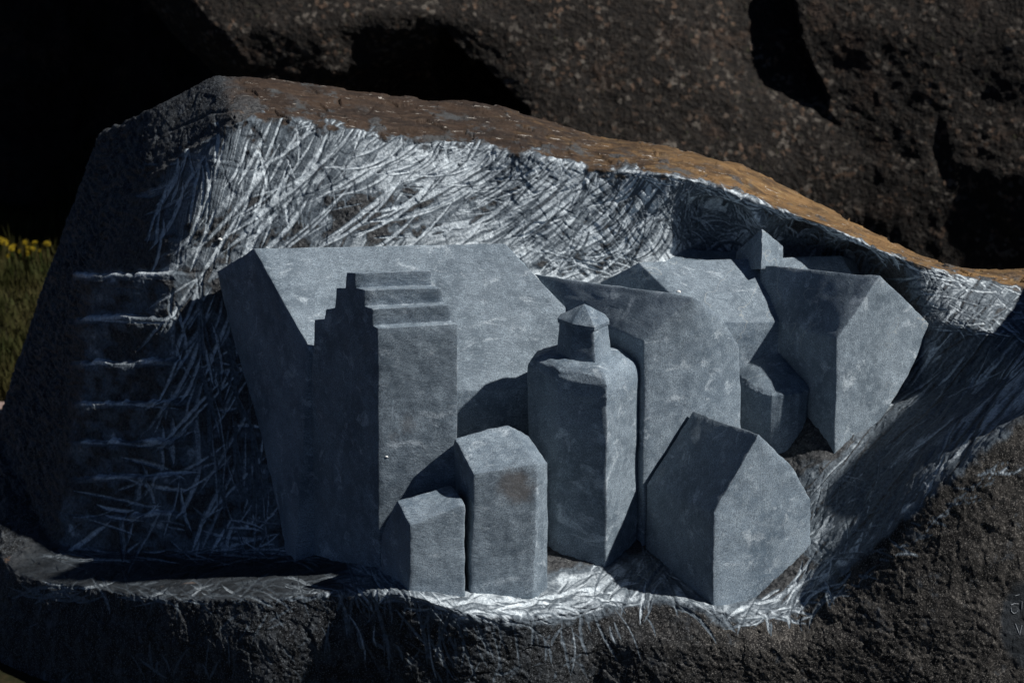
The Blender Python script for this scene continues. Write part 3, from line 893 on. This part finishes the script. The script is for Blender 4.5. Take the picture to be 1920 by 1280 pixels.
# masks
e_ = TRg + .26 * n_md + .16 * n_rg + .12 * n_lo
rust = sstep(2.12, 1.96, e_) * sstep(410, 460, U + 30 * n_md) * sstep(.55, .95, TRg)
rust *= 1 - .95 * sstep(.18, .34, n_md + .25 * n_hi) * sstep(1.35, 1.75, TRg)
rust = np.maximum(rust, (TRg < .6) * 1.0)
pol = sstep(4.0, 4.12, TRg) * sstep(5.06, 4.98, TRg + .03 * n_md) * sstep(690, 610, U + 20 * n_md) * sstep(1.85, 2.05, TCg)
pol = np.maximum(pol, pt_s)
nat = np.maximum(sstep(4.96, 5.06, TRg + .05 * n_md), sstep(2.02, 1.88, TCg + .02 * n_md))
nat = np.maximum(nat, sstep(2.02, 1.9, TRg) * sstep(470, 400, U))
hollow = (1 - nat) * (1 - rust) * (1 - pol)
b_s = b_s * (1 - .97 * rust)
b_s = np.maximum(b_s, pt_s * .12)
def gb(cx, cy, sx, sy): return np.exp(-((U - cx) / sx) ** 2 - ((Vv - cy) / sy) ** 2)
bowl = -.055 * gb(1345, 405, 55, 60) - .045 * gb(1500, 440, 40, 40) - .04 * gb(1600, 485, 40, 30) + .03 * gb(1425, 395, 16, 60)
bowl = bowl * sstep(2.1, 2.4, TRg)
relief = (.010 * n_lo
          + hollow * (.0016 * n_f2 + .004 * n_md + (.0035 * n_rg + .0018 * n_hi) * np.clip(1 - 2.2 * b_s, 0, 1))
          + nat * (.0030 * n_f1 + .0016 * n_f2 + .0010 * n_md + .0022 * n_hi) * (1 - pt_s)
          + sstep(2.3, 1.7, TCg) * .009 * n_ly + bowl
          + rust * (.006 * n_f1 + .0018 * n_f2 + .002 * n_md + .0008 * n_hi)
          + pol * (.0025 * n_md + .002 * n_f2 + .0008 * n_hi)
          + .00062 * h_s * (1 - .8 * rust))
Nn = grid_normals(blur(blur(G[..., :3], 3, 0), 3, 1))
SV = (G[..., :3] + Nn * relief[..., None]).reshape(-1, 3)
SQ = quads(gnr, gnc)
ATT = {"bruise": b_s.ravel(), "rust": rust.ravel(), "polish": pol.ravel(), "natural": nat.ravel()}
def fmask(a):
    return a.ravel()[SQ].mean(1)
f_r, f_p, f_n, f_pt = fmask(rust) > .5, fmask(pol - pt_s) > .5, fmask(nat) > .5, fmask(pt_s) > .5
tr_f = TRg.ravel()[SQ].mean(1)
sel_crust = f_r
sel_ledge = f_p & ~f_r
sel_patch = f_pt & ~f_r & ~sel_ledge
sel_body = f_n & ~f_r & ~sel_ledge & ~sel_patch
sel_hollow = ~(sel_crust | sel_ledge | sel_patch | sel_body)
body = link("rough_stone_face", sub_mesh("rough_stone_face", SV, SQ, sel_body, ATT), M_ROCK, root)
crust = link("rusty_crust", sub_mesh("rusty_crust", SV, SQ, sel_crust, ATT), M_ROCK, root)
hol = link("chiselled_hollow", sub_mesh("chiselled_hollow", SV, SQ, sel_hollow, ATT), M_ROCK, root)
ledge = link("smooth_ledge", sub_mesh("smooth_ledge", SV, SQ, sel_ledge, ATT), M_ROCK, root)
insc = link("inscribed_panel", sub_mesh("inscribed_panel", SV, SQ, sel_patch, ATT), M_ROCK, root)
crust["label"] = "rust brown to ochre weathered top of the carved stone"
hol["label"] = "blue-grey hollow covered in pale chisel strokes"
ledge["label"] = "dark smooth ledge beside the stepped tower"
insc["label"] = "dark smooth patch with scratched letters"
SV3 = SV.reshape(gnr, gnc, 3)

def on_rock(px, py, lift=.001):
    m = (Vv[TRg[:, 0] > 1] - py) ** 2 + (U[TRg[:, 0] > 1] - px) ** 2
    i, j = np.unravel_index(np.argmin(m), m.shape)
    i += int((TRg[:, 0] <= 1).sum())
    v = Vector(SV3[i, j])
    return v + (CAM - v).normalized() * lift

def tube(name, pts_, r, mat, parent):
    bm = bmesh.new()
    rings = []
    for i, p in enumerate(pts_):
        d = (pts_[min(i + 1, len(pts_) - 1)] - pts_[max(i - 1, 0)]).normalized()
        a = d.cross(Vector((0.3, 1, .2))).normalized(); b = d.cross(a)
        rings.append([bm.verts.new(p + (a * math.cos(t) + b * math.sin(t)) * r) for t in [k * math.pi / 3 for k in range(6)]])
    for A, B in zip(rings[:-1], rings[1:]):
        for k_ in range(6):
            bm.faces.new((A[k_], A[(k_ + 1) % 6], B[(k_ + 1) % 6], B[k_]))
    bm.faces.new(rings[0]); bm.faces.new(rings[-1][::-1])
    me = bpy.data.meshes.new(name)
    bm.to_mesh(me); bm.free()
    return link(name, me, mat, parent)

for pl in ([(1904, 1115), (1908, 1114), (1912, 1114)], [(1897, 1132), (1903, 1131), (1911, 1131)],
           [(1896, 1139), (1897, 1144), (1901, 1147), (1905, 1146), (1908, 1142)], [(1917, 1126), (1917, 1133), (1916, 1141)],
           [(1905, 1168), (1909, 1179), (1912, 1188), (1914, 1180), (1917, 1169)]):
    tube("letter", [on_rock(x, y, .0004) for x, y in pl], .0009, M_MARK, insc)

# ------------------------------------------------------------------ the carved houses
def A_(L):
    return [at(*p) for p in L]

def dn(v, h):
    return v + Vector((0, 0, -h))

def solid(verts, faces, tags, names, store, bev=.003, level=4, amp=.0013, lowamp=.0020):
    """verts + faces with one tag index per face -> bevelled, finely divided, slightly uneven surface; pieces go to store[tag name]"""
    me = bpy.data.meshes.new("carving")
    me.from_pydata([tuple(v) for v in verts], [], faces)
    for p, t_ in zip(me.polygons, tags):
        p.material_index = t_
    bm = bmesh.new(); bm.from_mesh(me)
    bmesh.ops.recalc_face_normals(bm, faces=bm.faces)
    bm.to_mesh(me); bm.free()
    for _ in names: me.materials.append(M_CARVED)
    o = bpy.data.objects.new("carving", me); col.objects.link(o)
    m = o.modifiers.new("b", 'BEVEL'); m.width = bev; m.segments = 2; m.limit_method = 'ANGLE'; m.angle_limit = R(8)
    m.harden_normals = False
    m = o.modifiers.new("s", 'SUBSURF'); m.subdivision_type = 'SIMPLE'; m.levels = m.render_levels = level
    dg = bpy.context.evaluated_depsgraph_get()
    ev = bpy.data.meshes.new_from_object(o.evaluated_get(dg))
    bpy.data.objects.remove(o)
    nv = len(ev.vertices)
    co = np.zeros(nv * 3, np.float32); ev.vertices.foreach_get("co", co); co = co.reshape(-1, 3)
    co = co + np.stack([vnoise(co * 14 + 3, 401), vnoise(co * 14 + 9, 402), vnoise(co * 14 + 15, 403)], 1) * lowamp \
            + np.stack([vnoise(co * 55 + 3, 411), vnoise(co * 55 + 9, 412), vnoise(co * 55 + 15, 413)], 1) * amp \
            + np.stack([vnoise(co * 150 + 3, 421), vnoise(co * 150 + 9, 422), vnoise(co * 150 + 15, 423)], 1) * amp * .6
    mi = np.zeros(len(ev.polygons), np.int32); ev.polygons.foreach_get("material_index", mi)
    lv = np.zeros(len(ev.loops), np.int32); ev.loops.foreach_get("vertex_index", lv)
    q = lv.reshape(-1, 4)
    bpy.data.meshes.remove(ev)
    for t_, nm in enumerate(names):
        s_ = mi == t_
        if s_.any():
            used = np.unique(q[s_]); rm = np.zeros(nv, np.int32); rm[used] = np.arange(len(used))
            store.setdefault(nm, []).append((co[used], rm[q[s_]]))

def loft(loops, side_tags, cap0, cap1, names, store, **kw):
    n = len(loops[0])
    V = [v for L in loops for v in L]
    F, T = [], []
    for k_ in range(len(loops) - 1):
        for i in range(n):
            j = (i + 1) % n
            F.append((k_ * n + i, k_ * n + j, (k_ + 1) * n + j, (k_ + 1) * n + i))
            tg = side_tags[k_][i] if isinstance(side_tags[0], (list, tuple)) else side_tags[i]
            T.append(tg)
    F.append(tuple(range(n))); T.append(cap0)
    F.append(tuple((len(loops) - 1) * n + i for i in range(n))[::-1]); T.append(cap1)
    if VERBOSE:
        for f, t_ in zip(F, T):
            p = [V[i] for i in f]
            nn = Vector((0, 0, 0))
            for a, b in zip(p, p[1:] + p[:1]):
                nn += a.cross(b)
            nn.normalize()
            c = sum(p, Vector((0, 0, 0))) / len(p)
            if nn.dot(CAM - c) < 0: nn = -nn
            print("FACE", kw.get('dbg', ''), names[t_], [int(x) for x in proj(c)], [round(x, 2) for x in nn], "NL %.2f" % nn.dot(LDIR))
    kw.pop('dbg', None)
    solid(V, F, T, names, store, **kw)

VERBOSE = False

def emit(part, store, main, label=None):
    """store -> part mesh (main) with the other pieces as its sub-parts"""
    def mk(nm, parent):
        vs_, qs, off = [], [], 0
        for v, q in store[nm]:
            vs_.append(v); qs.append(q + off); off += len(v)
        return link(nm, fast_mesh(nm, np.concatenate(vs_), np.concatenate(qs)), M_CARVED, parent)
    p = mk(main, root)
    p.name = part
    if label: p["label"] = label
    for nm in store:
        if nm != main:
            c = mk(nm, p)
    return p

# long house with the big pale roof
S = {}
le, lp, lb = at(580, 652, .05), at(476, 466, .30), at(405, 510, .44)
re_, rp = at(1200, 722, .10), at(945, 456, .33)
rb = at(1010, 520, .55)
mid_e, mid_p = at(860, 734, .06), at(700, 461, .315)
mid_b = at(720, 515, .52)
lfb, lbb = at(553, 1060, .03), at(520, 1060, .20)
loops = [[le, lp, lb, at(455, 700, .40), at(490, 930, .30), lbb, lfb],
         [mid_e, mid_p, mid_b, at(760, 700, .5), at(760, 930, .5), at(760, 1060, .3), at(850, 1060, .06)],
         [re_, rp, rb, at(1050, 700, .5), at(1080, 930, .5), at(1100, 1060, .3), at(1190, 1060, .10)]]
loft(loops, [1, 1, 0, 0, 0, 0, 0], 2, 0, ["walls", "roof", "gable"], S, dbg="long")
emit("long_house", S, "walls", "long carved house with a broad pale roof")

# stepped tower
S = {}
def prof_y(px): return -.16 + (706 - px) / 118 * .20
prof = [(711, 1080), (709, 616), (699, 611), (699, 580), (684, 575), (684, 543), (667, 539), (666, 511), (650, 510), (647, 539), (630, 540), (627, 577), (611, 580), (608, 598), (590, 599), (588, 640), (578, 830), (564, 1075)]
rt = [(856, 1080), (858, 607), (846, 603), (840, 571), (832, 568), (828, 539), (810, 536), (809, 507), (792, 507), (792, 536), (775, 537), (775, 572), (758, 575), (757, 593), (740, 594), (740, 640), (740, 830), (740, 1075)]
Lp = [at(x, y, prof_y(x)) for x, y in prof]
Rp = []
for v, (x, y) in zip(Lp, rt):
    Rp.append(at(x, y, v.y + .004))
st = [0] + [1, 1, 2, 2, 3, 3] + [4] + [7, 7, 6, 6, 5, 5, 5] + [0, 0, 0]
loft([Lp, Rp], st, 0, 0, ["shaft", "step_1", "step_2", "step_3", "ridge_block", "step_4", "step_5", "step_6"], S, bev=.0018, dbg="step", lowamp=.0014, amp=.0007)
tower = emit("stepped_tower", S, "shaft", "tall carved tower with a stepped gable")
for c in tower.children:
    if c.name.startswith("step"): c.name = "step"

# low house at the foot of the stepped tower
S = {}
Lc = [at(769, 984, -.335), at(743, 938, -.27), at(716, 1000, -.19), at(712, 1080, -.19), at(767, 1120, -.335)]
Rc = [at(872, 944, -.315), at(846, 908, -.22), at(850, 960, -.10), at(850, 1100, -.10), at(872, 1130, -.315)]
loft([Lc, Rc], [1, 1, 0, 0, 0], 2, 0, ["walls", "roof", "gable"], S, dbg="C")
emit("small_house", S, "walls", "lowest carved house against the stepped tower")
# taller house beside it
S = {}
Ld = [at(890, 889, -.30), at(852, 822, -.20), at(846, 850, -.10), at(846, 1110, -.10), at(880, 1130, -.30)]
Md = [at(1008, 868, -.29), at(952, 796, -.145), at(960, 860, -.02), at(960, 1110, -.02), at(1000, 1135, -.29)]
Rd = [at(1027, 868, -.24), at(990, 815, -.15), at(1000, 860, -.02), at(1000, 1110, -.02), at(1027, 1120, -.24)]
loft([Ld, Md, Rd], [1, 1, 0, 0, 0], 2, 0, ["walls", "roof", "gable"], S, dbg="D")
emit("small_house", S, "walls", "narrow carved house with a brown stain under its eave")

# domed tower
S = {}
cx_, yc = 1095, -.03
octo = [(-107, .02), (-52, -.07), (39, -.125), (103, -.005), (92, .09), (40, .14), (-40, .14), (-95, .09)]
def ring(py, s_, dx=0):
    zf = at(cx_ + 39 * s_ + dx, py, yc - .125 * s_).z
    out = []
    for ox, oy in octo:
        y = yc + oy * s_
        b = at(cx_ + dx, 640, y)
        out.append(Vector((at(cx_ + dx, py, yc).x + ox * s_ * .00131, y, zf)))
    return out
names = ["shaft", "dome", "neck", "cap"]
r_body = [ring(1100, .93), ring(1000, .98), ring(762, .985), ring(744, 1.0), ring(722, .985), ring(706, .91), ring(694, .78), ring(684, .62), ring(679, .47)]
loft(r_body, [[0] * 8, [0] * 8] + [[1] * 8] * (len(r_body) - 3), 0, 1, names, S, dbg="E", level=3)
loft([ring(684, .49), ring(617, .43)], [2] * 8, 2, 2, names, S, level=3, bev=.003)
loft([ring(620, .455), ring(613, .46), ring(570, .012)], [[3] * 8, [3] * 8], 3, 3, names, S, level=3, bev=.003)
emit("domed_tower", S, "shaft", "eight-sided carved tower with a dome and a pointed cap")

# house behind the domed tower
S = {}
fr = A_([(1208, 640, -.05), (1300, 555, -.04), (1350, 590, .045), (1386, 650, .09), (1390, 800, .09), (1390, 950, .08), (1205, 1060, -.05)])
bk = A_([(1062, 586, .22), (1000, 514, .36), (1080, 560, .45), (1200, 640, .4), (1200, 800, .4), (1200, 950, .4), (1060, 1010, .22)])
loft([fr, bk], [1, 1, 1, 0, 0, 0, 0], 2, 0, ["walls", "roof", "gable"], S, dbg="F")
emit("gabled_house", S, "walls", "carved house with its pale gable behind the domed tower")

# front house on the right
S = {}
fr = A_([(1338, 962, -.31), (1422, 814, -.275), (1490, 880, -.20), (1520, 936, -.165), (1521, 1040, -.165), (1490, 1120, -.19), (1420, 1190, -.25), (1337, 1190, -.31)])
bk = A_([(1213, 908, -.06), (1300, 770, .0), (1400, 840, .04), (1440, 900, .02), (1440, 1000, .02), (1420, 1060, .02), (1330, 1090, -.02), (1208, 1060, -.06)])
loft([fr, bk], [1, 1, 1, 0, 0, 0, 0, 0], 2, 0, ["walls", "roof", "gable"], S, dbg="H")
emit("gabled_house", S, "walls", "carved house with a dark roof and pale gable at the front lip")

# church: nave, wing, apse, turret
S = {}
names = ["walls", "nave_roof", "wing_wall", "wing_roof", "wing_gable", "rear_roof", "turret", "apse"]
ln_ = A_([(1312, 604, .24), (1198, 491, .42), (1122, 530, .475), (1180, 900, .475), (1312, 1000, .24)])
rn_ = A_([(1650, 602, .34), (1578, 479, .50), (1640, 505, .64), (1640, 900, .64), (1640, 1000, .34)])
loft([ln_, rn_], [1, 1, 0, 0, 0], 0, 0, names, S, dbg="nave")
fr = A_([(1570, 636, .07), (1650, 516, .125), (1748, 611, .26), (1700, 710, .18), (1562, 930, .04)])
bk = A_([(1422, 598, .36), (1426, 496, .42), (1500, 560, .6), (1480, 800, .6), (1425, 1000, .36)])
loft([fr, bk], [3, 3, 2, 2, 2], 4, 2, names, S, dbg="wing")
lr_ = A_([(1190, 497, .50), (1236, 462, .58), (1262, 500, .70)])
rr_ = A_([(1420, 497, .52), (1380, 472, .60), (1380, 500, .72)])
loft([lr_, rr_], [5, 5, 5], 5, 5, names, S, dbg="rear")
V = A_([(1428, 427, .43), (1427, 505, .385), (1468, 462, .47), (1469, 500, .47), (1380, 472, .52), (1378, 505, .51), (1428, 470, .60), (1428, 505, .60)])
solid(V, [(0, 1, 3, 2), (0, 4, 5, 1), (0, 2, 6), (0, 6, 4), (2, 3, 7, 6), (4, 6, 7, 5), (1, 5, 7, 3)], [6] * 7, names, S, bev=.003, level=4)
al, ar_ = at(1366, 760, .30).x, at(1526, 760, .30).x
azf = at(1452, 742, .11).z
def aring(dz, k_, tilt):
    out = []
    for i in range(15):
        th = math.pi * i / 14
        x = (al + ar_) / 2 - (ar_ - al) / 2 * k_ * math.cos(th)
        y = .34 - .23 * k_ * math.sin(th) ** .8
        out.append(Vector((x, y, azf + dz + tilt * (y - .11))))
    return out
loft([aring(-.45, 1, 0), aring(0, 1, 0), aring(.012, .94, 0), aring(.075, .06, 0)], [[7] * 15] * 3, 7, 7, names, S, dbg="", level=3)
emit("church", S, "walls", "carved church with a side wing, round apse and small turret")

# pale flecks of quartz
def fleck(v, s_):
    bm = bmesh.new()
    bmesh.ops.create_icosphere(bm, subdivisions=2, radius=1)
    for q in bm.verts:
        q.co = q.co * (1 + .25 * random.uniform(-1, 1))
        q.co = Vector((q.co.x * s_, q.co.y * s_ * .5, q.co.z * s_ * .6)) + v
    me = bpy.data.meshes.new("quartz_fleck")
    bm.to_mesh(me); bm.free()
    for p in me.polygons: p.use_smooth = True
    link("quartz_fleck", me, M_FLECK, root)
fleck(on_rock(414, 447, .002), .006)

def plane_hit(px, py, a, b, c):
    n = (b - a).cross(c - a)
    d = ray(px, py)
    return CAM + d * ((a - CAM).dot(n) / d.dot(n))
fleck(plane_hit(1272, 547, at(1312, 604, .24), at(1198, 491, .42), at(1578, 479, .50)), .0065)
fleck(plane_hit(725, 856, at(709, 616, -.165), at(858, 607, -.161), at(711, 1080, -.168)), .004)
fleck(plane_hit(622, 574, at(580, 652, .05), at(476, 466, .30), at(860, 734, .06)), .004)
